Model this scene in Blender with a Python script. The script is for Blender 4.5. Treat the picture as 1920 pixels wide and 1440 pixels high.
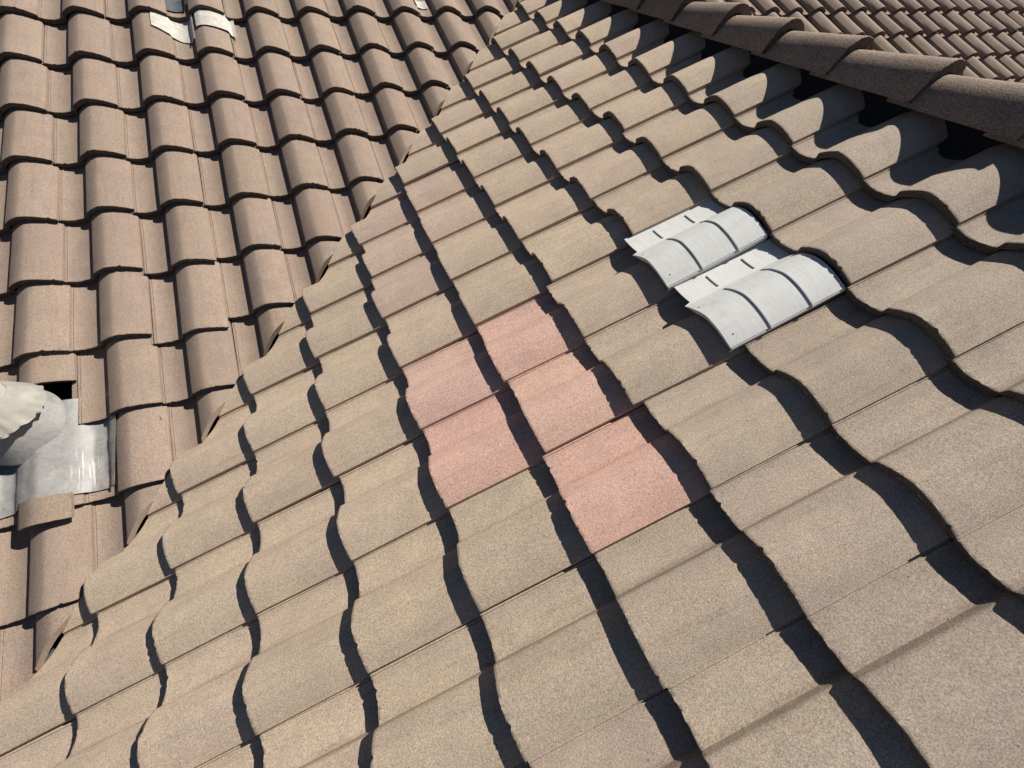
import bpy, bmesh, math, random
from mathutils import Vector, Matrix, noise

for o in list(bpy.data.objects):
    bpy.data.objects.remove(o)
scene = bpy.context.scene
COL = scene.collection
PITCH = math.radians(22.62)
CP, SP, TP = math.cos(PITCH), math.sin(PITCH), math.tan(PITCH)

# ------------------------------------------------------------------ camera
cam_data = bpy.data.cameras.new('camera')
cam = bpy.data.objects.new('camera', cam_data)
COL.objects.link(cam)
F_PX = 743.03
cam_data.sensor_width = 36.0
cam_data.lens = F_PX / 1920.0 * 36.0
cam_data.clip_start = 0.05
cam_data.clip_end = 3000.0
RIGHT = Vector((0.9207825896, -0.3863122187, 0.0540582313))
UP = Vector((0.2687826517, 0.7287780115, 0.6297924230))
BACK = Vector((-0.2826929585, -0.5653719834, 0.7748801272))
CAM = Vector((-0.05110501, -1.43701298, 1.21059179))
cam.matrix_world = Matrix(((RIGHT.x, UP.x, BACK.x, CAM.x),
                           (RIGHT.y, UP.y, BACK.y, CAM.y),
                           (RIGHT.z, UP.z, BACK.z, CAM.z),
                           (0, 0, 0, 1)))
scene.camera = cam

# ------------------------------------------------------------------ sky, sun, exposure
SUN = Vector((0.682, 0.045, 0.730)).normalized()
SUN_EL = math.asin(SUN.z)
SUN_AZ = math.atan2(SUN.x, SUN.y)
world = bpy.data.worlds.new('World')
scene.world = world
world.use_nodes = True
wn = world.node_tree.nodes
wl = world.node_tree.links
wn.clear()
sky = wn.new('ShaderNodeTexSky')
sky.sky_type = 'NISHITA'
sky.sun_disc = False
sky.sun_elevation = SUN_EL
sky.sun_rotation = SUN_AZ
sky.altitude = 1200.0
sky.air_density = 0.55
sky.dust_density = 0.3
bg = wn.new('ShaderNodeBackground')
bg.inputs['Strength'].default_value = 0.05
wo = wn.new('ShaderNodeOutputWorld')
wl.new(sky.outputs[0], bg.inputs['Color'])
wl.new(bg.outputs[0], wo.inputs['Surface'])
sun_data = bpy.data.lights.new('sun', 'SUN')
sun_data.energy = 5.0
sun_data.angle = math.radians(0.53)
sun_data.color = (1.0, 0.955, 0.885)
sun = bpy.data.objects.new('sun', sun_data)
COL.objects.link(sun)
sun.rotation_euler = SUN.to_track_quat('Z', 'Y').to_euler()
sun.location = (6, 2, 8)
vs = scene.view_settings
vs.view_transform = 'Standard'
vs.look = 'None'
vs.gamma = 1.0
vs.use_curve_mapping = False
vs.exposure = 0.75

# ------------------------------------------------------------------ materials
def nodes_of(mat):
    mat.use_nodes = True
    nt = mat.node_tree
    nt.nodes.clear()
    out = nt.nodes.new('ShaderNodeOutputMaterial')
    p = nt.nodes.new('ShaderNodeBsdfPrincipled')
    nt.links.new(p.outputs[0], out.inputs['Surface'])
    return nt, p

class NT:
    """small helper round a node tree"""
    def __init__(self, nt):
        self.nt = nt
    def node(self, kind, **kw):
        n = self.nt.nodes.new(kind)
        for k, v in kw.items():
            setattr(n, k, v)
        return n
    def link(self, a, b):
        self.nt.links.new(a, b)
    def put(self, sock, val):
        if hasattr(val, 'is_output'):
            self.link(val, sock)
        else:
            sock.default_value = val
    def math(self, op, a, b=0.0, clamp=False):
        n = self.node('ShaderNodeMath', operation=op)
        n.use_clamp = clamp
        self.put(n.inputs[0], a); self.put(n.inputs[1], b)
        return n.outputs[0]
    def vmath(self, op, a, b):
        n = self.node('ShaderNodeVectorMath', operation=op)
        self.put(n.inputs[0], a); self.put(n.inputs[1], b)
        return n.outputs[0]
    def noise(self, vec, scale, detail=2.0, rough=0.5, w=None):
        n = self.node('ShaderNodeTexNoise')
        if w is not None:
            n.noise_dimensions = '4D'
            self.put(n.inputs['W'], w)
        self.put(n.inputs['Vector'], vec)
        n.inputs['Scale'].default_value = scale
        n.inputs['Detail'].default_value = detail
        n.inputs['Roughness'].default_value = rough
        return n.outputs['Fac']
    def ramp(self, fac, a, b, ca=(0, 0, 0, 1), cb=(1, 1, 1, 1)):
        n = self.node('ShaderNodeMapRange')
        self.put(n.inputs['Value'], fac)
        n.inputs['From Min'].default_value = a
        n.inputs['From Max'].default_value = b
        n.inputs['To Min'].default_value = ca[0]
        n.inputs['To Max'].default_value = cb[0]
        return n.outputs['Result']
    def mix(self, fac, a, b, mode='MIX'):
        n = self.node('ShaderNodeMix', data_type='RGBA', blend_type=mode)
        self.put(n.inputs[0], fac); self.put(n.inputs[6], a); self.put(n.inputs[7], b)
        return n.outputs[2]

def concrete(name, coarse=1.0, speck=1.0, body=1.0):
    """sandy concrete; the tile's own colour comes from the object colour"""
    mat = bpy.data.materials.new(name)
    nt, p = nodes_of(mat)
    t = NT(nt)
    tc = t.node('ShaderNodeTexCoord').outputs['Object']
    oi = t.node('ShaderNodeObjectInfo')
    w = t.math('MULTIPLY', oi.outputs['Random'], 61.0)
    # streaks left by the extruder, running down the tile
    st = t.vmath('MULTIPLY', tc, (26.0, 2.2, 26.0))
    streak = t.noise(st, 1.0, 3.0, 0.6, w)
    blotch = t.noise(tc, 11.0, 3.0, 0.55, w)
    grain = t.noise(tc, 330.0 / coarse, 2.0, 0.6, w)
    fine = t.noise(tc, 800.0, 1.0, 0.5, w)
    pits = t.node('ShaderNodeTexVoronoi')
    t.link(tc, pits.inputs['Vector']); pits.inputs['Scale'].default_value = 62.0
    pit_n = t.noise(tc, 24.0, 1.0, 0.5, w)
    pit = t.math('MULTIPLY', t.ramp(pits.outputs['Distance'], 0.13, 0.06), t.ramp(pit_n, 0.60, 0.66), True)
    base = t.mix(1.0, oi.outputs['Color'], (body, body * 0.95, body * 0.9, 1), 'MULTIPLY')  # a low body value also paints shade into the butt faces
    c = t.mix(t.ramp(streak, 0.33, 0.68), t.mix(1.0, base, (1.02, 1.0, 0.955, 1), 'MULTIPLY'),
              t.mix(1.0, base, (0.97, 0.96, 0.98, 1), 'MULTIPLY'))
    c = t.mix(t.ramp(blotch, 0.3, 0.7), t.mix(1.0, c, (0.92, 0.91, 0.92, 1), 'MULTIPLY'),
              t.mix(1.0, c, (1.08, 1.07, 1.05, 1), 'MULTIPLY'))
    # soot and grime washed into the crease, uneven run-off bands
    sp = t.node('ShaderNodeSeparateXYZ'); t.link(tc, sp.inputs[0])
    near = t.ramp(t.math('ABSOLUTE', t.math('SUBTRACT', sp.outputs[0], 0.119)), 0.016, 0.002)
    gr = t.math('MULTIPLY', near, t.ramp(t.noise(t.vmath('MULTIPLY', tc, (30.0, 5.0, 10.0)), 1.0, 3.0, 0.6, w), 0.42, 0.62), True)
    c = t.mix(t.math('MULTIPLY', gr, 0.42 if body == 1.0 else 0.0), c, t.mix(1.0, c, (0.45, 0.40, 0.38, 1), 'MULTIPLY'))
    run = t.noise(t.vmath('MULTIPLY', tc, (70.0, 3.5, 40.0)), 1.0, 4.0, 0.65, t.math('ADD', w, 7.0))
    c = t.mix(t.ramp(run, 0.52, 0.72, (0.0,), (0.45,)), c, t.mix(1.0, c, (0.72, 0.69, 0.68, 1), 'MULTIPLY'))
    c = t.mix(t.ramp(run, 0.42, 0.28, (0.0,), (0.5,)), c, t.mix(1.0, c, (1.14, 1.12, 1.05, 1), 'MULTIPLY'))
    g = t.ramp(grain, 0.30, 0.70, (1.0 - 0.42 * speck,), (1.0 + 0.34 * speck,))
    gc = t.node('ShaderNodeCombineColor')
    for i in range(3):
        t.link(g, gc.inputs[i])
    c = t.mix(1.0, c, gc.outputs[0], 'MULTIPLY')
    dark = t.ramp(fine, 0.37, 0.28)
    c = t.mix(t.math('MULTIPLY', dark, 0.55 * speck, True), c, (0.07, 0.055, 0.045, 1))
    light = t.ramp(fine, 0.72, 0.80)
    c = t.mix(t.math('MULTIPLY', light, 0.6, True), c, (0.75, 0.72, 0.66, 1))
    c = t.mix(t.math('MULTIPLY', pit, 0.85, True), c, (0.03, 0.025, 0.02, 1))
    t.link(c, p.inputs['Base Color'])
    p.inputs['Roughness'].default_value = 0.93
    p.inputs['Specular IOR Level'].default_value = 0.25
    b = t.node('ShaderNodeBump')
    b.inputs['Strength'].default_value = 0.5
    b.inputs['Distance'].default_value = 0.0016 * coarse
    hh = t.math('ADD', grain, t.math('MULTIPLY', fine, 0.4))
    hh = t.math('SUBTRACT', hh, t.math('MULTIPLY', pit, 1.2))
    t.link(hh, b.inputs['Height'])
    t.link(b.outputs[0], p.inputs['Normal'])
    return mat

M_TILE = concrete('tile_concrete')
M_RIDGE = concrete('ridge_tile_concrete', 1.7, 1.25)
M_SHADED_RBODY = concrete('shaded_ridge_body_concrete', 2.6, 1.5, 0.42)  # rough ridge-tile ends, their shade put into a darker colour
M_SHADED_BODY = concrete('shaded_tile_body_concrete', 1.5, 1.3, 0.34)   # uncoated concrete at the butt edges, darkened to paint in their shade

def plain(name, col, rough=0.7, metal=0.0, var=0.15, scale=14.0, bump=0.0, bscale=120.0, spec=0.3):
    mat = bpy.data.materials.new(name)
    nt, p = nodes_of(mat)
    t = NT(nt)
    tc = t.node('ShaderNodeTexCoord').outputs['Object']
    n = t.noise(tc, scale, 4.0, 0.6)
    a = tuple(x * (1 - var) for x in col) + (1,)
    b_ = tuple(min(1, x * (1 + var)) for x in col) + (1,)
    t.link(t.mix(t.ramp(n, 0.3, 0.7), a, b_), p.inputs['Base Color'])
    p.inputs['Roughness'].default_value = rough
    p.inputs['Metallic'].default_value = metal
    p.inputs['Specular IOR Level'].default_value = spec
    if bump:
        bb = t.node('ShaderNodeBump')
        bb.inputs['Strength'].default_value = 0.6
        bb.inputs['Distance'].default_value = bump
        t.link(t.noise(tc, bscale, 3.0, 0.6), bb.inputs['Height'])
        t.link(bb.outputs[0], p.inputs['Normal'])
    return mat

M_FELT = plain('black_underlayment', (0.018, 0.018, 0.02), 0.95, bump=0.002)
M_GROUND = plain('dry_ground', (0.16, 0.13, 0.10), 0.95, var=0.3, scale=0.6, bump=0.02, bscale=8)
M_STUCCO = plain('stucco', (0.42, 0.36, 0.28), 0.95, var=0.06, scale=3, bump=0.004, bscale=90)
M_WOOD = plain('weathered_wood', (0.05, 0.045, 0.04), 0.9, var=0.3, scale=20, bump=0.002)
M_BLACK = plain('dark_screen', (0.015, 0.015, 0.017), 0.8)
def vent_material():
    mat = bpy.data.materials.new('white_vent_enamel')
    nt, p = nodes_of(mat)
    t = NT(nt)
    tc = t.node('ShaderNodeTexCoord').outputs['Object']
    w = t.math('MULTIPLY', t.node('ShaderNodeObjectInfo').outputs['Random'], 20.0)
    brush = t.noise(t.vmath('MULTIPLY', tc, (25.0, 190.0, 60.0)), 1.0, 3.0, 0.6, w)
    dirt = t.noise(tc, 16.0, 5.0, 0.65, w)
    run = t.noise(t.vmath('MULTIPLY', tc, (55.0, 7.0, 30.0)), 1.0, 4.0, 0.6, w)
    c = t.mix(t.ramp(brush, 0.35, 0.65), (0.49, 0.49, 0.465, 1), (0.55, 0.55, 0.525, 1))
    c = t.mix(t.ramp(dirt, 0.55, 0.78, (0.0,), (0.55,)), c, (0.40, 0.36, 0.29, 1))
    c = t.mix(t.ramp(run, 0.58, 0.75, (0.0,), (0.4,)), c, (0.36, 0.35, 0.32, 1))
    t.link(c, p.inputs['Base Color'])
    p.inputs['Roughness'].default_value = 0.7
    p.inputs['Specular IOR Level'].default_value = 0.25
    b = t.node('ShaderNodeBump')
    b.inputs['Strength'].default_value = 0.4
    b.inputs['Distance'].default_value = 0.0006
    t.link(t.math('ADD', brush, dirt), b.inputs['Height'])
    t.link(b.outputs[0], p.inputs['Normal'])
    return mat
M_VENT = vent_material()
M_PAN = plain('dark_grey_sheet_metal', (0.10, 0.105, 0.115), 0.5, 0.3, var=0.1)
M_COLLAR = plain('collar_paint', (0.255, 0.243, 0.21), 0.8, var=0.2, scale=18, bump=0.0015, bscale=40)
M_PIPE = plain('pipe_paint', (0.36, 0.36, 0.31), 0.55, var=0.06, scale=12)
M_STRIP = plain('off_white_flashing_paint', (0.38, 0.36, 0.315), 0.85, var=0.18, scale=30, bump=0.0008)
M_CUT = plain('cut_concrete', (0.40, 0.35, 0.28), 0.95, var=0.2, scale=120, bump=0.002, bscale=300)
M_STRAW = plain('dry_debris', (0.22, 0.17, 0.11), 0.9, var=0.3, scale=60)

def lead_material():
    mat = bpy.data.materials.new('lead_sheet')
    nt, p = nodes_of(mat)
    t = NT(nt)
    tc = t.node('ShaderNodeTexCoord').outputs['Object']
    blot = t.noise(tc, 9.0, 5.0, 0.65)
    fine = t.noise(tc, 70.0, 4.0, 0.6)
    c = t.mix(t.ramp(blot, 0.32, 0.7), (0.125, 0.127, 0.13, 1), (0.25, 0.237, 0.215, 1))
    c = t.mix(t.ramp(fine, 0.35, 0.7, (0.0,), (0.35,)), c, (0.30, 0.285, 0.262, 1))
    # brushed sealant smears and a rusty stain
    sm = t.noise(t.vmath('MULTIPLY', tc, (150.0, 7.0, 30.0)), 1.0, 3.0, 0.6)
    sep = t.node('ShaderNodeSeparateXYZ'); t.link(tc, sep.inputs[0])
    inx = t.math('MULTIPLY', t.ramp(sep.outputs[0], -0.03, 0.0), t.ramp(sep.outputs[0], 0.065, 0.04), True)
    iny = t.math('MULTIPLY', t.ramp(sep.outputs[1], -2.745, -2.72), t.ramp(sep.outputs[1], -2.56, -2.60), True)
    smf = t.math('MULTIPLY', t.ramp(sm, 0.55, 0.60), t.math('MULTIPLY', inx, iny), True)
    c = t.mix(t.math('MULTIPLY', smf, 0.4), c, (0.6, 0.59, 0.57, 1))
    rx = t.math('MULTIPLY', t.ramp(sep.outputs[0], 0.06, 0.085), t.ramp(sep.outputs[1], -2.68, -2.73), True)
    c = t.mix(t.math('MULTIPLY', t.math('MULTIPLY', rx, t.ramp(blot, 0.35, 0.6)), 0.5, True), c, (0.50, 0.33, 0.19, 1))
    t.link(c, p.inputs['Base Color'])
    p.inputs['Roughness'].default_value = 0.55
    p.inputs['Metallic'].default_value = 0.0
    b = t.node('ShaderNodeBump')
    b.inputs['Strength'].default_value = 0.6
    b.inputs['Distance'].default_value = 0.002
    t.link(t.math('ADD', fine, t.math('MULTIPLY', smf, 0.6)), b.inputs['Height'])
    t.link(b.outputs[0], p.inputs['Normal'])
    return mat
M_LEAD = lead_material()

# ------------------------------------------------------------------ object helpers
def link_mesh(name, mesh, parent=None, mat=None, color=None, matrix=None):
    o = bpy.data.objects.new(name, mesh)
    COL.objects.link(o)
    if mat is not None and not mesh.materials:
        mesh.materials.append(mat)
    if parent is not None:
        o.parent = parent
    if matrix is not None:
        o.matrix_basis = matrix
    if color is not None:
        o.color = (*color, 1.0)
    return o

def from_bm(name, bm, sharp=38):
    me = bpy.data.meshes.new(name)
    bm.normal_update()
    for f in bm.faces:
        f.smooth = True
    bm.to_mesh(me)
    bm.free()
    me.set_sharp_from_angle(angle=math.radians(sharp))
    return me

def empty(name, loc=(0, 0, 0)):
    o = bpy.data.objects.new(name, None)
    COL.objects.link(o)
    o.location = loc
    o.empty_display_size = 0.1
    return o

def tag(o, label=None, cat=None, group=None, kind=None):
    if label: o['label'] = label
    if cat: o['category'] = cat
    if group: o['group'] = group
    if kind: o['kind'] = kind
    return o

def prism(bm, poly, z0, z1):
    """poly: list of (x,y,z) top points; z0/z1 vertical offsets bottom/top"""
    n = len(poly)
    a = [bm.verts.new((p[0], p[1], p[2] + z1)) for p in poly]
    b = [bm.verts.new((p[0], p[1], p[2] + z0)) for p in poly]
    bm.faces.new(a)
    bm.faces.new(list(reversed(b)))
    for i in range(n):
        j = (i + 1) % n
        bm.faces.new((a[j], a[i], b[i], b[j]))

def grid_sheet(bm, rows, thick, nrm=None):
    """closed sheet: rows of points (top); thickness along given normal"""
    nr, nc = len(rows), len(rows[0])
    nrm = nrm or Vector((0, 0, 1))
    T = [[bm.verts.new(p) for p in r] for r in rows]
    B = [[bm.verts.new(Vector(p) - nrm * thick) for p in r] for r in rows]
    for i in range(nr - 1):
        for j in range(nc - 1):
            bm.faces.new((T[i][j], T[i][j + 1], T[i + 1][j + 1], T[i + 1][j]))
            bm.faces.new((B[i][j], B[i + 1][j], B[i + 1][j + 1], B[i][j + 1]))
    for j in range(nc - 1):
        bm.faces.new((T[0][j + 1], T[0][j], B[0][j], B[0][j + 1]))
        bm.faces.new((T[-1][j], T[-1][j + 1], B[-1][j + 1], B[-1][j]))
    for i in range(nr - 1):
        bm.faces.new((T[i][0], T[i + 1][0], B[i + 1][0], B[i][0]))
        bm.faces.new((T[i + 1][-1], T[i][-1], B[i][-1], B[i + 1][-1]))

def box(bm, c, sx, sy, sz):
    r = bmesh.ops.create_cube(bm, size=1.0)
    bmesh.ops.scale(bm, vec=(sx, sy, sz), verts=r['verts'])
    bmesh.ops.translate(bm, vec=c, verts=r['verts'])

# ------------------------------------------------------------------ roof geometry
W, EXP, LEN = 0.3114, 0.35, 0.428       # tile cover width, exposure, length
STEP, THICK = 0.034, 0.026              # butt step, tile thickness
KV = -0.8076                            # valley: x = y + KV
XR = 1.985                              # ridge line x
KE = 4.778                              # far valley: x + y = KE
OA = Vector((-1.32874, 2.36697, 0.64973))

class Slope:
    def __init__(self, o, u):
        self.o = Vector(o); self.u = Vector(u)
        up = Vector((0, 0, 1))
        h = up.cross(self.u)                       # upslope in plan
        self.s = h * CP + up * SP
        self.n = self.u.cross(self.s)
    def pt(self, x, y, z=0.0):
        return self.o + self.u * x + self.s * y + self.n * z
    def matrix(self, x, y, z=0.0):
        p = self.pt(x, y, z)
        return Matrix(((self.u.x, self.s.x, self.n.x, p.x),
                       (self.u.y, self.s.y, self.n.y, p.y),
                       (self.u.z, self.s.z, self.n.z, p.z),
                       (0, 0, 0, 1)))
SA = Slope(OA, (1, 0, 0))
SB = Slope((0, 0, 0), (0, -1, 0))
SE = Slope((2 * XR, -0.11, 0), (0, 1, 0))
SC = Slope(SA.pt(0.16 * W, -0.20 * EXP + 0.012, 0.030), (1, 0, 0))

Z0 = 0.0215
def prof(x):
    """top surface of a tile across its width, relative to the slope's reference plane"""
    if x < 0.005: z = 0.002
    elif x < 0.007: z = 0.002 + (x - 0.005) / 0.002 * 0.0062
    elif x < 0.0115: z = 0.0082
    elif x < 0.0135: z = 0.0082 - (x - 0.0115) / 0.002 * 0.0042
    elif x < 0.017: z = 0.004 + (x - 0.0135) / 0.0035 * 0.002
    elif x < 0.114:
        t = (x - 0.017) / (0.114 - 0.017)
        z = 0.006 - 0.009 * math.sin(math.pi * t ** 0.85) - 0.002 * t
    elif x < 0.121:
        z = 0.004 + (x - 0.114) / 0.007 * 0.003
    elif x < 0.129:
        t = (x - 0.121) / 0.008
        t = t * t * (3 - 2 * t)
        z = 0.007 + t * 0.023
    elif x < 0.200:
        u = (0.200 - x) / 0.071
        z = 0.064 - 0.034 * u ** 1.42
    else:
        u = (x - 0.200) / (W + 0.007 - 0.200)
        z = 0.064 - 0.0425 * u ** 1.8
    return z - Z0

XE = W + 0.007
def xs_list(n):
    xs = [-0.018, -0.004, 0.005, 0.007, 0.0115, 0.0135, 0.017]
    m = max(4, int(n * 0.25))
    xs += [0.017 + (0.114 - 0.017) * (i + 1) / m for i in range(m)]
    xs += [0.121, 0.1235, 0.1265, 0.129] if n > 20 else [0.121, 0.129]
    m = max(5, int(n * 0.5))
    xs += [0.129 + (XE - 0.129) * ((i + 1) / m) for i in range(m)]
    return xs

def tile_bm(seed, n=64, ys=None, rough=1.0, y_cut=None, length=LEN):
    rnd = random.Random(seed)
    off = Vector((seed * 7.31, seed * 3.7, 0))
    xs = xs_list(n)
    ys = ys or [0.0, 0.0014, 0.010, 0.07, 0.16, 0.25, 0.36, length]
    if y_cut is not None:
        ys = [y_cut, y_cut + 0.0025, y_cut + 0.01] + [y for y in ys if y > y_cut + 0.03]
    bm = bmesh.new()
    top, bot = [], []
    def jit(x, k):
        v = noise.noise(Vector((x * 45, k * 9.0, seed * 1.7))) * 0.0013
        v += noise.noise(Vector((x * 240, k * 5.0, seed * 3.1))) * 0.0018
        c = noise.noise(Vector((x * 70, k * 3.0 + 40, seed * 2.3)))
        if c > 0.40:
            v += (c - 0.40) * 0.022
        return v * rough
    nx = len(xs)
    bend = rnd.uniform(-0.0015, 0.0015)
    for i, y in enumerate(ys):
        rt, rb = [], []
        for j, x in enumerate(xs):
            z = prof(x) - STEP * y / EXP + bend * math.sin(math.pi * y / length)
            z += noise.noise(Vector((x * 9, y * 9, seed))) * 0.0009
            yy = y
            if i == 0:
                yy = y + jit(x, 0.0)
                z -= 0.0010 + 0.0010 * noise.noise(Vector((x * 260, 3, seed)))
            elif i == 1:
                yy = y + jit(x, 0.0)
            th = THICK
            if x > XE - 0.03:
                th = THICK - (x - (XE - 0.03)) / 0.03 * (THICK - 0.0135)
            if x < 0.012:
                th = 0.012
            rt.append(bm.verts.new((x, yy, z)))
            rb.append(bm.verts.new((x, y + (jit(x, 1.0) + 0.001 if i == 0 else 0.0015), z - th + (0.002 if i == 0 else 0))))
        top.append(rt); bot.append(rb)
    ny = len(ys)
    for i in range(ny - 1):
        for j in range(nx - 1):
            bm.faces.new((top[i][j], top[i][j + 1], top[i + 1][j + 1], top[i + 1][j]))
    # bottom: coarse along the tile is enough
    for i in range(ny - 1):
        for j in range(nx - 1):
            bm.faces.new((bot[i][j], bot[i + 1][j], bot[i + 1][j + 1], bot[i][j + 1]))
    for j in range(nx - 1):
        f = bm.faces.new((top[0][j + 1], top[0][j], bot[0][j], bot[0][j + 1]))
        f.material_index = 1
        bm.faces.new((top[-1][j], top[-1][j + 1], bot[-1][j + 1], bot[-1][j]))
    for i in range(ny - 1):
        bm.faces.new((top[i][0], top[i + 1][0], bot[i + 1][0], bot[i][0]))
        bm.faces.new((top[i + 1][-1], top[i][-1], bot[i][-1], bot[i + 1][-1]))
    return bm

def project(p):
    d = p - CAM
    z = -d.dot(BACK)
    if z < 0.05:
        return None
    return (960 + F_PX * d.dot(RIGHT) / z, 720 - F_PX * d.dot(UP) / z, z)

def in_frame(pts, m=6):
    q = [project(p) for p in pts]
    q = [a for a in q if a]
    if not q: return False
    return (max(a[0] for a in q) > -m and min(a[0] for a in q) < 1920 + m and
            max(a[1] for a in q) > -m and min(a[1] for a in q) < 1440 + m)

# the ridge hides what lies behind it: a point is seen only if the ray passes above the ridge line
def over_ridge(p):
    if p.x <= XR: return True
    t = (XR - CAM.x) / (p.x - CAM.x)
    return CAM.z + (p.z - CAM.z) * t > 0.93

# ------------------------------------------------------------------ ground and house body
bm = bmesh.new()
prism(bm, [(-600, -600, -4.2), (600, -600, -4.2), (600, 600, -4.2), (-600, 600, -4.2)], -0.5, 0.0)
g = link_mesh('ground', from_bm('ground', bm), None, M_GROUND)
tag(g, 'dry bare ground round the house', 'ground', kind='structure')

roof = empty('tiled_roof', (0, 0, -4.2))
tag(roof, 'tan concrete S-tile house roof with a valley and a ridge', 'roof', kind='thing')
INV = Matrix.Translation((0, 0, 4.2))
def rmat(m):
    return INV @ m

def add_wall(poly, h):
    bm = bmesh.new()
    prism(bm, [(x, y, 0) for x, y in poly], 0, h)
    return link_mesh('wall', from_bm('wall', bm), roof, M_STUCCO)
add_wall([(-5.4, -1.6), (13.4, -1.6), (13.4, 9.0), (-5.4, 9.0)], 2.75)
add_wall([(-2.45, -5.9), (6.42, -5.9), (6.42, -1.605), (-2.45, -1.605)], 2.74)

def zB(x): return x * TP
def zA(y): return OA.z + (y - OA.y) * TP
def zE(x): return (2 * XR - x) * TP
DROP = 0.125
def deck(name, poly, label):
    bm = bmesh.new()
    prism(bm, [(x, y, z + 4.2 - DROP) for x, y, z in poly], -0.03, 0.0)
    o = link_mesh(name, from_bm(name, bm, 20), roof, M_FELT)
    o['label'] = label
    return o
yv = lambda x: x - KV
deck_b = deck('roof_slope', [(-3, yv(-3), zB(-3)), (-3, -6, zB(-3)), (XR, -6, zB(XR)), (XR, yv(XR), zB(XR))],
              'wing slope rising from the valley to the ridge, with pink tiles')
ea = yv(-3)
deck_a = deck('roof_slope', [(-6, ea, zA(ea)), (-3, ea, zA(ea)), (XR, yv(XR), zA(yv(XR))), (KE - ea, ea, zA(ea)),
                             (14, ea, zA(ea)), (14, 7, zA(7)), (-6, 7, zA(7))],
              'main slope left of the valley, running on behind the ridge')
deck_e = deck('roof_slope', [(XR, -6, zE(XR)), (KE - ea, -6, zE(KE - ea)), (KE - ea, ea, zE(KE - ea)), (XR, yv(XR), zE(XR))],
              'far side of the wing behind the ridge')

# valley metal under the cut tiles
bm = bmesh.new()
d = Vector((1, 1, TP)).normalized()
a = Vector((-3, yv(-3), zB(-3))); b = Vector((XR, yv(XR), zB(XR)))
rows = []
for k in range(2):
    q = a if k == 0 else b
    rows.append([q + SA.u * 0 + Vector((-0.22, 0, 0.0)) + Vector((0, 0, 4.2 - DROP + 0.012)),
                 q + Vector((0, 0, 4.2 - DROP + 0.006)),
                 q + Vector((0, -0.22, 0.0)) + Vector((0, 0, 4.2 - DROP + 0.012))])
grid_sheet(bm, rows, 0.002)
link_mesh('valley_flashing', from_bm('valley_flashing', bm), roof, M_PAN)

# ------------------------------------------------------------------ tiles
rnd = random.Random(11)
VARIANTS = [from_bm('tile_variant', tile_bm(k + 1)) for k in range(9)]
FAR = [from_bm('far_tile_variant', tile_bm(k + 31, 18, [0.0, 0.004, 0.2, LEN])) for k in range(3)]
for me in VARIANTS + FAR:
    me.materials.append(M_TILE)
    me.materials.append(M_SHADED_BODY)

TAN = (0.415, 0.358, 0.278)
def tint(c, f, mauve=0.0, grey=0.0):
    r, g_, b_ = [x * f for x in c]
    r, g_, b_ = r * (1 + 0.03 * mauve), g_ * (1 - 0.07 * mauve), b_ * (1 + 0.06 * mauve)
    m = (r + g_ + b_) / 3
    return tuple(x + (m - x) * grey for x in (r, g_, b_))
PINK = {(2, 1): (0.505, 0.350, 0.300), (3, 1): (0.505, 0.360, 0.302), (4, 1): (0.505, 0.346, 0.294),
        (2, 0): (0.49, 0.355, 0.308), (3, 0): (0.505, 0.345, 0.295)}
PINK_LABEL = {(2, 1): 'pink replacement tile, uppermost of the five by the ridge side',
              (3, 1): 'pink replacement tile in the middle of the upper three',
              (4, 1): 'largest pink replacement tile, nearest the viewer',
              (2, 0): 'pale pink replacement tile, upper one of the lower two',
              (3, 0): 'pink replacement tile, lower one of the lower two'}
MAUVE_B = {(-2, 0), (-1, 0), (-2, 1), (-1, 1), (0, 0)}
SLIP_B = {(2, 2): -0.034, (3, 2): -0.036, (0, 2): -0.01, (2, 0): 0.004, (3, 0): 0.006}
SLIP_A = {(2, -6): -0.052, (2, -5): -0.02, (3, -4): -0.012, (0, -3): 0.012, (5, -2): -0.01}
VENTS = {(2, 3), (3, 3)}
counts = {'tile': 0}
N_VAL = Vector((1, -1, 0)).normalized()
N_VALE = Vector((1, 1, 0)).normalized()

def cut_mesh(bm, mat, planes):
    """cut a tile (local bm) by vertical world planes; planes: (point, normal) keep the side the normal points away from"""
    inv = mat.inverted()
    touched = False
    for co, no in planes:
        lco = inv @ Vector(co)
        lno = (inv.to_3x3() @ Vector(no)).normalized()
        r = bmesh.ops.bisect_plane(bm, geom=bm.verts[:] + bm.edges[:] + bm.faces[:], plane_co=lco, plane_no=lno,
                                   clear_outer=True, clear_inner=False)
        es = [g_ for g_ in r['geom_cut'] if isinstance(g_, bmesh.types.BMEdge)]
        if es and bm.faces:
            touched = True
            es = [e_ for e_ in es if e_.is_valid and len(e_.link_faces) == 1]
            if es:
                bmesh.ops.holes_fill(bm, edges=es, sides=0)
    return touched

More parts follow.
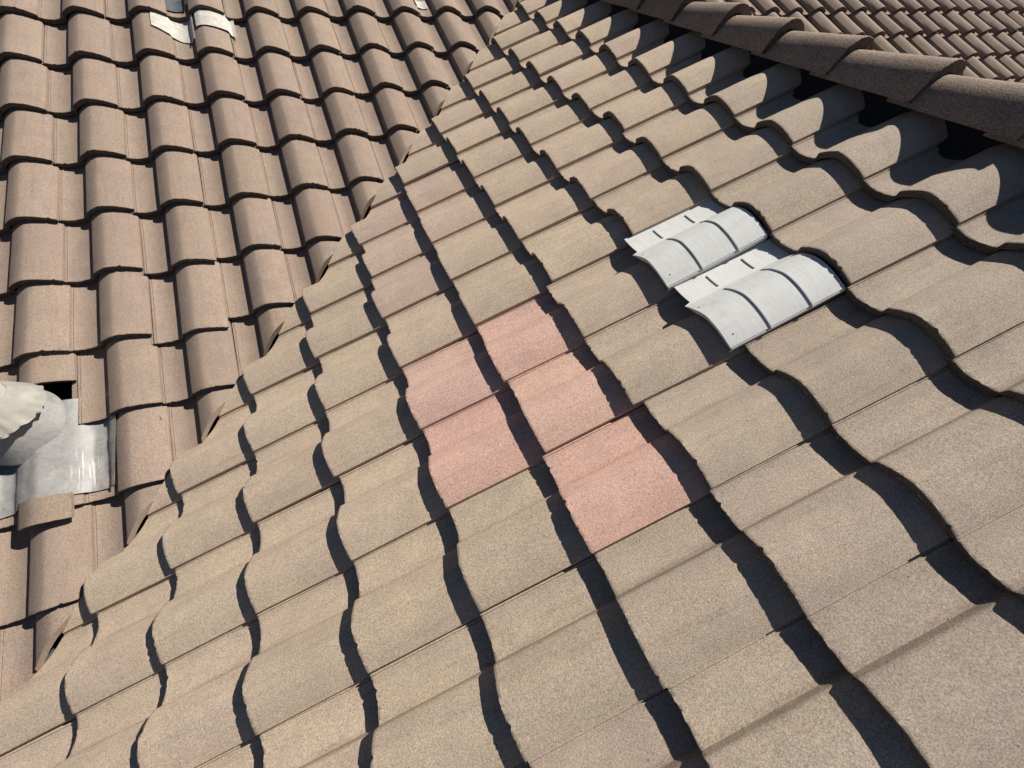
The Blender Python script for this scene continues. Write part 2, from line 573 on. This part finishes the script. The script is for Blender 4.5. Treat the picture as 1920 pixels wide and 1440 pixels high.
def lay(slope, parent, c, r, color, slip, cut, far=False, label=None, stuff=None, y_cut=None, force=False):
    x, y = (c - 1) * W, r * EXP + slip
    jx, jr = rnd.uniform(-0.0025, 0.0025), rnd.uniform(-0.008, 0.008)
    jz = rnd.uniform(-0.001, 0.003)
    m = slope.matrix(x + jx, y, jz) @ Matrix.Rotation(jr, 4, 'Z')
    if slope is SA:
        planes = [(Vector((KV + 0.007, 0, 0)), N_VAL)]
    elif slope is SB:
        planes = [(Vector((KV + 0.003, 0, 0)), -N_VAL)]
    elif slope is SC:
        planes = [(Vector((KE + 0.004, 0, 0)), -N_VALE)]
    else:
        planes = [(Vector((KE - 0.004, 0, 0)), N_VALE)]
    corners = [m @ Vector((a_, b_, 0)) for a_ in (-0.018, XE) for b_ in (0, LEN)]
    if r == 5 and slope is SB:
        planes.append((Vector((XR - 0.03, 0, 0)), Vector((1, 0, 0))))
    if r == 5 and slope is SE:
        planes.append((Vector((XR + 0.03, 0, 0)), Vector((-1, 0, 0))))
    needs = False
    for co, no in planes:
        ds = [(p - Vector(co)).dot(no) for p in corners]
        if min(ds) > -0.03:
            return None
        needs = needs or max(ds) > -0.03
    vis_pts = [m @ Vector((a_, b_, z_)) for a_ in (0.0, 0.2, W) for b_ in (0, EXP) for z_ in (0.04,)]
    seen = in_frame(vis_pts) and (slope is not SE) and any(over_ridge(p) for p in vis_pts)
    v = rnd.randrange(9)
    if not seen:
        if stuff is not None:
            stuff.append((m, planes if needs else None, rnd.randrange(3)))
        return None
    counts['tile'] += 1
    if needs or y_cut is not None:
        bm = tile_bm(100 + counts['tile'], 56 if not far else 18, y_cut=y_cut)
        if needs:
            cut_mesh(bm, m, planes)
        if not bm.faces:
            bm.free(); return None
        me = from_bm('cut_tile', bm)
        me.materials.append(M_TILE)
        me.materials.append(M_SHADED_BODY)
    else:
        me = FAR[v % 3] if far else VARIANTS[v]
    o = link_mesh('tile', me, parent, color=color, matrix=rmat(m))
    if label: o['label'] = label
    return o

def stuff_mesh(name, items, parent, color):
    """tiles outside the picture, joined"""
    bm = bmesh.new()
    base = []
    for k in range(3):
        base.append(FAR[k])
    for m, planes, k in items:
        if planes:
            t = tile_bm(70 + k, 18, [0.0, 0.004, 0.2, LEN])
            cut_mesh(t, m, planes)
            if not t.faces:
                t.free(); continue
            tmp = bpy.data.meshes.new('tmp'); t.to_mesh(tmp); t.free()
        else:
            tmp = base[k]
        n0 = len(bm.verts)
        bm.from_mesh(tmp)
        bm.verts.ensure_lookup_table()
        bmesh.ops.transform(bm, matrix=rmat(m), verts=bm.verts[n0:])
        if planes:
            bpy.data.meshes.remove(tmp)
    o = link_mesh(name, from_bm(name, bm), parent, M_TILE, color)
    o.data.materials.append(M_SHADED_BODY)
    o['kind'] = 'stuff'
    return o

# wing slope (valley to ridge)
stuff_b = []
for r in range(-7, 6):
    for c in range(-10, 13):
        if (c, r) in VENTS: continue
        f = rnd.uniform(0.955, 1.045)
        greyer = max(0.0, min(1.0, (c + r - 3) / 6.0))
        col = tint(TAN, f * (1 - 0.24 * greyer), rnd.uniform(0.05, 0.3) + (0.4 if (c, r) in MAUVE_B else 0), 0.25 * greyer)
        lab = None
        if (c, r) in PINK:
            col = PINK[(c, r)]; lab = PINK_LABEL[(c, r)]
        lay(SB, deck_b, c, r, col, SLIP_B.get((c, r), rnd.uniform(-0.009, 0.007)), True, stuff=stuff_b, label=lab)
# main slope left of the valley
stuff_a = []
for r in range(-13, 6):
    for c in range(-6, 15):
        f = rnd.uniform(0.94, 1.05)
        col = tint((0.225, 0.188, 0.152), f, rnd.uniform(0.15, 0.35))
        yc = 0.2 if (c, r) in ((0, -7), (-1, -7)) else None
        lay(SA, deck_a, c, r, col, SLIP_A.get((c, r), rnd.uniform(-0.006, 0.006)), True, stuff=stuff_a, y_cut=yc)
# the same slope running on behind the ridge
stuff_c = []
for r in range(-8, 6):
    for c in range(9, 46):
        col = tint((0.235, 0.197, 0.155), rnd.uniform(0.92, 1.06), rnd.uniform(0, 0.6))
        lay(SC, deck_a, c, r, col, rnd.uniform(-0.006, 0.006), True, far=True, stuff=stuff_c)
stuff_e = []
for r in range(-8, 6):
    for c in range(-14, 16):
        lay(SE, deck_e, c, r, TAN, 0, True, stuff=stuff_e)
stuff_mesh('outer_tiles', stuff_b, deck_b, TAN)
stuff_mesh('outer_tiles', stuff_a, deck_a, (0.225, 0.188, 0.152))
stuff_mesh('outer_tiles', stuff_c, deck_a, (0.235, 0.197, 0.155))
stuff_mesh('outer_tiles', stuff_e, deck_e, TAN)
print('tiles as parts:', counts)

# ------------------------------------------------------------------ ridge
bm = bmesh.new()
box(bm, (XR, -1.6, 4.2 + zB(XR) - 0.09), 0.04, 8.6, 0.16)
ridge = link_mesh('ridge_board', from_bm('ridge_board', bm), roof, M_WOOD)
ridge['label'] = 'dark ridge board under a row of ridge tiles'
# black sheet added over the board, standing in for deep shade under ridge tiles
bm = bmesh.new()
rows = [[], []]
for k, yy in enumerate((-5.9, 2.7)):
    for dx, dz in ((-0.10, -0.095), (-0.055, -0.06), (-0.025, 0.0), (0.025, 0.0), (0.055, -0.06), (0.10, -0.095)):
        rows[k].append((XR + dx, yy, 4.2 + zB(XR) + dz))
grid_sheet(bm, rows, 0.003)
link_mesh('ridge_gap_shade', from_bm('ridge_gap_shade', bm), roof, M_FELT)
R_EXP, R_LEN = 0.337, 0.42
def ridge_bm(seed):
    bm = bmesh.new()
    n = 44
    ys = [0.0, 0.003, 0.014, 0.1, 0.2, 0.3, R_LEN]
    top, bot = [], []
    for i, y in enumerate(ys):
        t = y / R_LEN
        a = 0.128 - 0.018 * t
        h = 0.118 - 0.036 * t
        dz = -0.013 * y / R_EXP
        rt, rb = [], []
        for j in range(n + 1):
            s = -1 + 2 * j / n
            sgn = 1 if s >= 0 else -1
            sx = math.sin(s * math.pi / 2 * 0.96) / math.sin(math.pi / 2 * 0.96)
            z = h * (1 - abs(sx) ** 2.25)
            x = a * sx
            nz = noise.noise(Vector((x * 60, y * 60, seed * 3.3))) * 0.0012
            yy = y
            if i < 2:
                yy += noise.noise(Vector((s * 14, 0, seed))) * 0.005 + noise.noise(Vector((s * 40, 2, seed))) * 0.004
            shrink = 0.985 if i == 0 else 1.0
            rt.append(bm.verts.new((x * shrink, yy, z * shrink + dz + nz)))
            ix = (a - 0.034) * sx
            iz = (h - 0.037) * (1 - abs(sx) ** 2.25)
            rb.append(bm.verts.new((ix, yy + 0.002, iz + dz)))
        top.append(rt); bot.append(rb)
    for i in range(len(ys) - 1):
        for j in range(n):
            bm.faces.new((top[i][j], top[i][j + 1], top[i + 1][j + 1], top[i + 1][j]))
            bm.faces.new((bot[i][j], bot[i + 1][j], bot[i + 1][j + 1], bot[i][j + 1]))
    for j in range(n):
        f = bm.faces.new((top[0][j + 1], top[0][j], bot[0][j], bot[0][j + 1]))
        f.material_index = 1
        bm.faces.new((top[-1][j], top[-1][j + 1], bot[-1][j + 1], bot[-1][j]))
    for i in range(len(ys) - 1):
        bm.faces.new((top[i][0], top[i + 1][0], bot[i + 1][0], bot[i][0]))
        bm.faces.new((top[i + 1][-1], top[i][-1], bot[i][-1], bot[i + 1][-1]))
    return bm
RID = []
for k in range(4):
    me = from_bm('ridge_tile_variant', ridge_bm(k + 1))
    me.materials.append(M_RIDGE)
    me.materials.append(M_SHADED_RBODY)
    RID.append(me)
# butts at y = 0.193, -0.145, -0.481 ... ; upslope axis of the row is +Y
for k in range(-14, 8):
    y = 0.193 + k * R_EXP
    m = Matrix.Translation((XR + rnd.uniform(-0.006, 0.006), y + rnd.uniform(-0.008, 0.008), 0.832 + rnd.uniform(-0.003, 0.003))) \
        @ Matrix.Rotation(rnd.uniform(-0.02, 0.02), 4, 'Z')
    link_mesh('ridge_tile', RID[k % 4], ridge, color=tint((0.235, 0.192, 0.148), rnd.uniform(0.88, 1.08), 0.3), matrix=rmat(m))

# ------------------------------------------------------------------ white roof vents
def vent_prof(x):
    if x < 0.098:
        return -0.012 - 0.004 * math.sin(math.pi * x / 0.098)
    if x < 0.205:
        u = (0.205 - x) / 0.107
        return 0.043 - 0.055 * u ** 1.55
    u = (x - 0.205) / (W + 0.006 - 0.205)
    return 0.043 - 0.037 * u ** 1.9
VY0, VY1 = -0.052, 0.336
def make_vent(c, r, label):
    m = SB.matrix((c - 1) * W, r * EXP, 0.002)
    root = empty('roof_vent')
    root.matrix_world = m
    tag(root, label, 'roof vent', 'white vents set into the tile field')
    XR_V = W + 0.006
    xs = [0.004 + (XR_V - 0.004) * i / 48 for i in range(49)]
    def zz(x, y):
        k = min(1.0, max(0.0, (x - 0.098) / 0.05))
        return vent_prof(x) - y * (0.102 * (1 - k) + 0.046 * k)
    # hood: thin shell
    bm = bmesh.new()
    rows = []
    for y in (VY0, VY0 + 0.004, 0.1, 0.25, VY1):
        rows.append([(x, y if x > 0.098 else max(y, -0.028) + (0.09 if y == VY1 else 0.0), zz(x, y)) for x in xs])
    grid_sheet(bm, rows, 0.0035)
    link_mesh('hood', from_bm('hood', bm), root, M_VENT)
    # turned-down lip of the hood at the open lower end
    bm = bmesh.new()
    rows = [[], []]
    for x in xs:
        if x < 0.105: continue
        z = zz(x, VY0)
        hh = 0.016 * min(1.0, (x - 0.10) / 0.05, (XR_V + 0.012 - x) / 0.05 + 0.3)
        rows[0].append((x, VY0 + 0.001, z - 0.004))
        rows[1].append((x, VY0 + 0.003, z - 0.004 - hh))
    grid_sheet(bm, rows, 0.003, Vector((0, -1, 0)))
    link_mesh('front_lip', from_bm('front_lip', bm), root, M_VENT)
    # side wall with a small outward flange
    bm = bmesh.new()
    zs = zz(XR_V, 0)
    rows = []
    for y in (VY0 + 0.003, 0.1, 0.25, VY1):
        z = zz(XR_V, y)
        rows.append([(XR_V - 0.001, y, z - 0.002), (XR_V + 0.003, y, z - 0.006), (XR_V + 0.003, y, z - 0.014), (XR_V - 0.003, y, z - 0.03)])
    grid_sheet(bm, rows, 0.003, Vector((1, 0, 0)))
    link_mesh('side_wall', from_bm('side_wall', bm), root, M_VENT)
    # stiffening ribs
    for y in (0.085, 0.225):
        bm = bmesh.new()
        rows = [[], [], [], []]
        for x in xs:
            if x < 0.112: continue
            z = zz(x, y)
            for q, (dy, dz) in enumerate(((-0.0032, -0.001), (-0.0022, 0.0042), (0.0022, 0.0042), (0.0032, -0.001))):
                rows[q].append((x, y + dy, z + dz))
        for q, (dy, dz) in enumerate(((-0.0032, -0.001), (-0.0022, 0.004), (0.0022, 0.004), (0.0032, -0.001))):
            rows[q].append((XR_V + 0.006, y + dy, zz(XR_V, y) - 0.006 + dz))
        grid_sheet(bm, rows, 0.002)
        link_mesh('rib', from_bm('rib', bm), root, M_VENT)
        bm = bmesh.new()
        rows = [[], [], [], []]
        for i in range(9):
            x = 0.025 + i / 8 * 0.06
            z = zz(x, y)
            for q, (dy, dz) in enumerate(((-0.003, -0.001), (-0.002, 0.0036), (0.002, 0.0036), (0.003, -0.001))):
                rows[q].append((x, y + 0.004 + dy, z + dz))
        grid_sheet(bm, rows, 0.002)
        link_mesh('pan_rib', from_bm('pan_rib', bm), root, M_VENT)
    # screen set back in the opening
    bm = bmesh.new()
    rows = [[], []]
    for x in xs:
        if x < 0.105: continue
        z = zz(x, 0)
        rows[0].append((x, -0.012, z - 0.0036))
        rows[1].append((x, -0.012, min(z - 0.01, -0.03)))
    grid_sheet(bm, rows, 0.002, Vector((0, -1, 0)))
    link_mesh('screen', from_bm('screen', bm), root, M_BLACK)
    # base pan
    bm = bmesh.new()
    rows = []
    for y in (0.0, 0.15, 0.43):
        rows.append([(x, y, -0.036 - STEP * y / EXP * 1.0) for x in (-0.012, 0.1, 0.2, W + 0.004)])
    grid_sheet(bm, rows, 0.002)
    link_mesh('base_pan', from_bm('base_pan', bm), root, M_PAN)
    # screws
    for (x, y) in ((0.288, VY0 + 0.03), (0.15, VY0 + 0.014)):
        bm = bmesh.new()
        bmesh.ops.create_uvsphere(bm, u_segments=8, v_segments=5, radius=0.0024)
        bmesh.ops.scale(bm, vec=(1, 1, 0.6), verts=bm.verts[:])
        bmesh.ops.translate(bm, vec=(x, y, zz(x, y) + 0.0006), verts=bm.verts[:])
        link_mesh('screw', from_bm('screw', bm), root, M_PAN)
    return root
make_vent(2, 3, 'white ribbed roof vent, the upper one nearer the valley')
make_vent(3, 3, 'white ribbed roof vent, the lower one nearer the viewer')

# ------------------------------------------------------------------ vent pipe with lead flashing on the main slope
UB, VB = -0.55, -6.88
base = SA.pt(UB * W, VB * EXP, 0.0)
pipe = empty('vent_pipe', base)
tag(pipe, 'grey vent pipe with crimped storm collar and lead flashing at the left edge', 'vent pipe')
def lathe(name, prof_pts, mat, parent, n=40, wav=None, sharp=40):
    bm = bmesh.new()
    rings = []
    for k, (r_, z_) in enumerate(prof_pts):
        ring = []
        for i in range(n):
            a_ = 2 * math.pi * i / n
            rr, zq = (r_, z_) if wav is None else wav(k, a_, r_, z_)
            ring.append(bm.verts.new((rr * math.cos(a_), rr * math.sin(a_), zq)))
        rings.append(ring)
    for k in range(len(rings) - 1):
        for i in range(n):
            j = (i + 1) % n
            bm.faces.new((rings[k][i], rings[k][j], rings[k + 1][j], rings[k + 1][i]))
    bmesh.ops.recalc_face_normals(bm, faces=bm.faces[:])
    return link_mesh(name, from_bm(name, bm, sharp), parent, mat)
lathe('pipe', [(0.0, -0.05), (0.082, -0.05), (0.082, 0.62), (0.078, 0.62), (0.078, 0.0)], M_PIPE, pipe, 48)
def wav(k, a_, r_, z_):
    amp = (0.010, 0.008, 0.0035, 0.001, 0.0, 0.0, 0.002, 0.007, 0.010)[k]
    d_ = Vector((math.cos(a_) * 4.2, math.sin(a_) * 4.2, 0.3 * k))
    q = noise.noise(d_) * 1.3 + noise.noise(d_ * 2.7) * 0.9
    return r_ + amp * 0.7 * q, z_ + amp * 0.9 * noise.noise(d_ * 1.6 + Vector((5, 1, 0)))
lathe('storm_collar', [(0.146, 0.098), (0.139, 0.110), (0.120, 0.142), (0.102, 0.170), (0.086, 0.186),
                       (0.083, 0.186), (0.100, 0.164), (0.137, 0.104), (0.144, 0.095)], M_COLLAR, pipe, 140, wav)
def boot(k, a_, r_, z_):
    # the foot follows the slope
    y = r_ * math.sin(a_)
    f = (1.0, 0.9, 0.45, 0.1, 0.0)[k]
    return r_ * (1 + 0.03 * math.sin(3 * a_ + 0.6)), z_ + y * TP * f
lathe('lead_boot', [(0.150, 0.006), (0.143, 0.022), (0.118, 0.060), (0.098, 0.11), (0.088, 0.15)], M_LEAD, pipe, 56, boot)

# draped lead sheet
def tile_top(c, r, u, v):
    """height of the laid tile surface at slope coords (columns, rows)"""
    x = (u - math.floor(u)) * W
    y = (v - r) * EXP
    return prof(x) - STEP * y / EXP
bm = bmesh.new()
NU, NV = 60, 26
rows = []
for iv in range(NV + 1):
    row = []
    for iu in range(NU + 1):
        u = -1.5 + 1.9 * iu / NU
        tt = iv / NV
        vlo = -7.87 - 0.015 * math.sin(u * 5)
        vhi = -6.66
        v = vlo + (vhi - vlo) * tt
        u2 = u + (0.02 * (tt - 0.1) if iu == NU else 0.0) + 0.14 * tt * max(0.0, (u + 0.6)) / 1.0 * 0.5
        h = 0.0
        for du in (-0.12, -0.06, 0, 0.06, 0.12):
            h += tile_top(0, -8, u2 + du, min(v, -6.9)) / 5
        pk = tile_top(0, -8, u2, min(v, -6.9))
        for du in (-0.08, -0.05, -0.025, 0.025, 0.05, 0.08):
            pk = max(pk, tile_top(0, -8, u2 + du, min(v, -6.9)) - abs(du) * 0.12)
        h = max(h, pk) + 0.007
        if v > -7.0:
            h = min(h, -STEP * (min(v, -6.9) + 8) + 0.03)
        h += 0.003 * noise.noise(Vector((u * 6, v * 7, 1.2))) + 0.0015 * noise.noise(Vector((u * 19, v * 17, 4.2)))
        if iv == 0:
            h -= 0.001
        row.append(SA.pt(u2 * W, v * EXP, h) - base)
    rows.append(row)
grid_sheet(bm, rows, 0.0025, SA.n)
# local axes of the flashing follow the slope so that its stains can be placed
me = from_bm('lead_flashing', bm, 60)
rot = Matrix(((1, 0, 0), (0, SA.s.y, SA.s.z), (0, SA.n.y, SA.n.z))).to_4x4()
off = rot @ (base - SA.o)
me.transform(Matrix.Translation(off) @ rot)
mm = (Matrix.Translation(off) @ rot).inverted()
link_mesh('lead_flashing', me, pipe, M_LEAD, matrix=mm)
# folded seam on the sheet's right edge
bm = bmesh.new()
rows = []
for i in range(14):
    t_ = i / 13
    v = -7.86 + t_ * 0.86
    u = 0.325 + 0.035 * t_
    z = tile_top(0, -8, u, v) + 0.010 + 0.002 * math.sin(t_ * 9)
    rows.append([SA.pt(u * W - 0.004, v * EXP, z) - base, SA.pt(u * W, v * EXP, z + 0.003) - base, SA.pt(u * W + 0.004, v * EXP, z) - base])
grid_sheet(bm, rows, 0.003, SA.n)
link_mesh('seam', from_bm('seam', bm), pipe, M_STRIP)

# cut piece of tile lying below the flashing
bm = bmesh.new()
rows = []
for i in range(6):
    t_ = i / 5
    row = []
    for j in range(15):
        s_ = j / 14
        u = -0.62 + 0.58 * s_
        v = -8.10 - 0.03 * s_ + 0.29 * t_
        z = prof((u + 1) * W) + 0.018 - STEP * (v + 8) * 0.9
        row.append(SA.pt(u * W, v * EXP + 0.002 * noise.noise(Vector((s_ * 30, t_ * 9, 3))), z) - SA.pt(-0.33 * W, -8 * EXP, 0))
    rows.append(row)
grid_sheet(bm, rows, 0.014, SA.n)
o = link_mesh('tile_offcut', from_bm('tile_offcut', bm), None, M_TILE, (0.205, 0.168, 0.132))
o.location = SA.pt(-0.33 * W, -8 * EXP, 0)
tag(o, 'scuffed curved tile offcut lying just below the lead flashing', 'tile piece')

# ------------------------------------------------------------------ off-white flashing strips near the top
def strip(u0, u1, f_lo, f_hi, r, slip, label, lift=0.004, curl=0.0):
    bm = bmesh.new()
    rows = []
    c0 = SA.pt((u0 + u1) / 2 * W, r * EXP, 0)
    for i in range(6):
        t_ = i / 5
        row = []
        for j in range(29):
            s_ = j / 28
            u = u0 + (u1 - u0) * s_
            v = f_lo(s_) + (f_hi(s_) - f_lo(s_)) * t_
            h = 0
            for du in (-0.05, 0, 0.05):
                h += tile_top(0, r, u + du, v) / 3
            h = max(h, *(tile_top(0, r, u + du, v) for du in (-0.03, -0.015, 0, 0.015, 0.03))) + lift + 0.0015 * noise.noise(Vector((u * 9, v * 9, 7)))
            if curl and s_ > 0.88:
                h += curl * (s_ - 0.88) / 0.12
            row.append(SA.pt(u * W, v * EXP, h) - c0)
        rows.append(row)
    grid_sheet(bm, rows, 0.0015, SA.n)
    o = link_mesh('flashing_strip', from_bm('flashing_strip', bm, 50), None, M_STRIP)
    o.location = c0
    tag(o, label, 'flashing', 'off-white flashing strips tucked under the tiles')
    return o
strip(1.77, 2.44, lambda s: -0.37 - 0.29 * s, lambda s: 0.08, -1, 0, 'off-white flashing strip sagging across a barrel and a pan', 0.007)
strip(2.50, 3.14, lambda s: -0.40 - 0.03 * math.sin(s * 3) - 0.14 * max(0, s - 0.8) / 0.2, lambda s: 0.08, -1, 0,
      'off-white flashing strip bent over a barrel with a curled end', 0.009, 0.012)

strip(2.04, 2.42, lambda s: 0.13 + 0.02 * s, lambda s: 0.5, 0, 0, 'dark crumpled flashing piece at the top edge of the picture', 0.008).data.materials[0] = M_PAN
strip(7.02, 7.30, lambda s: 0.235, lambda s: 0.5, 0, 0, 'small off-white flashing scrap near the top of the valley', 0.006)

# ------------------------------------------------------------------ dry twigs and scraps
def twig(slope, x, y, z, pts, rad, label):
    bm = bmesh.new()
    ring0 = None
    for k, q in enumerate(pts):
        r_ = rad * (1 - 0.6 * k / len(pts))
        ring = [bm.verts.new((q[0] + r_ * math.cos(a_), q[1], q[2] + r_ * math.sin(a_))) for a_ in (0.3, 2.4, 4.5)]
        if ring0:
            for i in range(3):
                bm.faces.new((ring0[i], ring0[(i + 1) % 3], ring[(i + 1) % 3], ring[i]))
        else:
            bm.faces.new(ring)
        ring0 = ring
    bm.faces.new(list(reversed(ring0)))
    bmesh.ops.recalc_face_normals(bm, faces=bm.faces[:])
    o = link_mesh('dry_twig', from_bm('dry_twig', bm), None, M_STRAW)
    o.matrix_world = slope.matrix(x, y, z)
    tag(o, label, 'twig')
def curl(n, sx, sy, sz, ph):
    return [(sx * math.sin(ph + 2.6 * i / n), sy * i / n, sz * abs(math.sin(3.0 * i / n + ph * 0.3))) for i in range(n + 1)]
def ht(x, y): return prof(x % W) - STEP * (y % EXP) / EXP
for slope, x, y, c, lab in (
        (SB, 3.60 * W, 5.42 * EXP, curl(6, 0.012, 0.035, 0.012, 0.4), 'dry straw bit on a barrel just below the ridge'),
        (SB, 4.25 * W, 5.55 * EXP, curl(7, 0.02, 0.045, 0.016, 1.4), 'curled dry straw in the shaded pan under the ridge'),
        (SA, 0.96 * W, -7.22 * EXP, curl(5, 0.006, 0.028, 0.004, 0.9), 'small dark twig on the tile right of the lead flashing')):
    twig(slope, x, y, ht(x, y) + 0.002, c, 0.0016, lab)
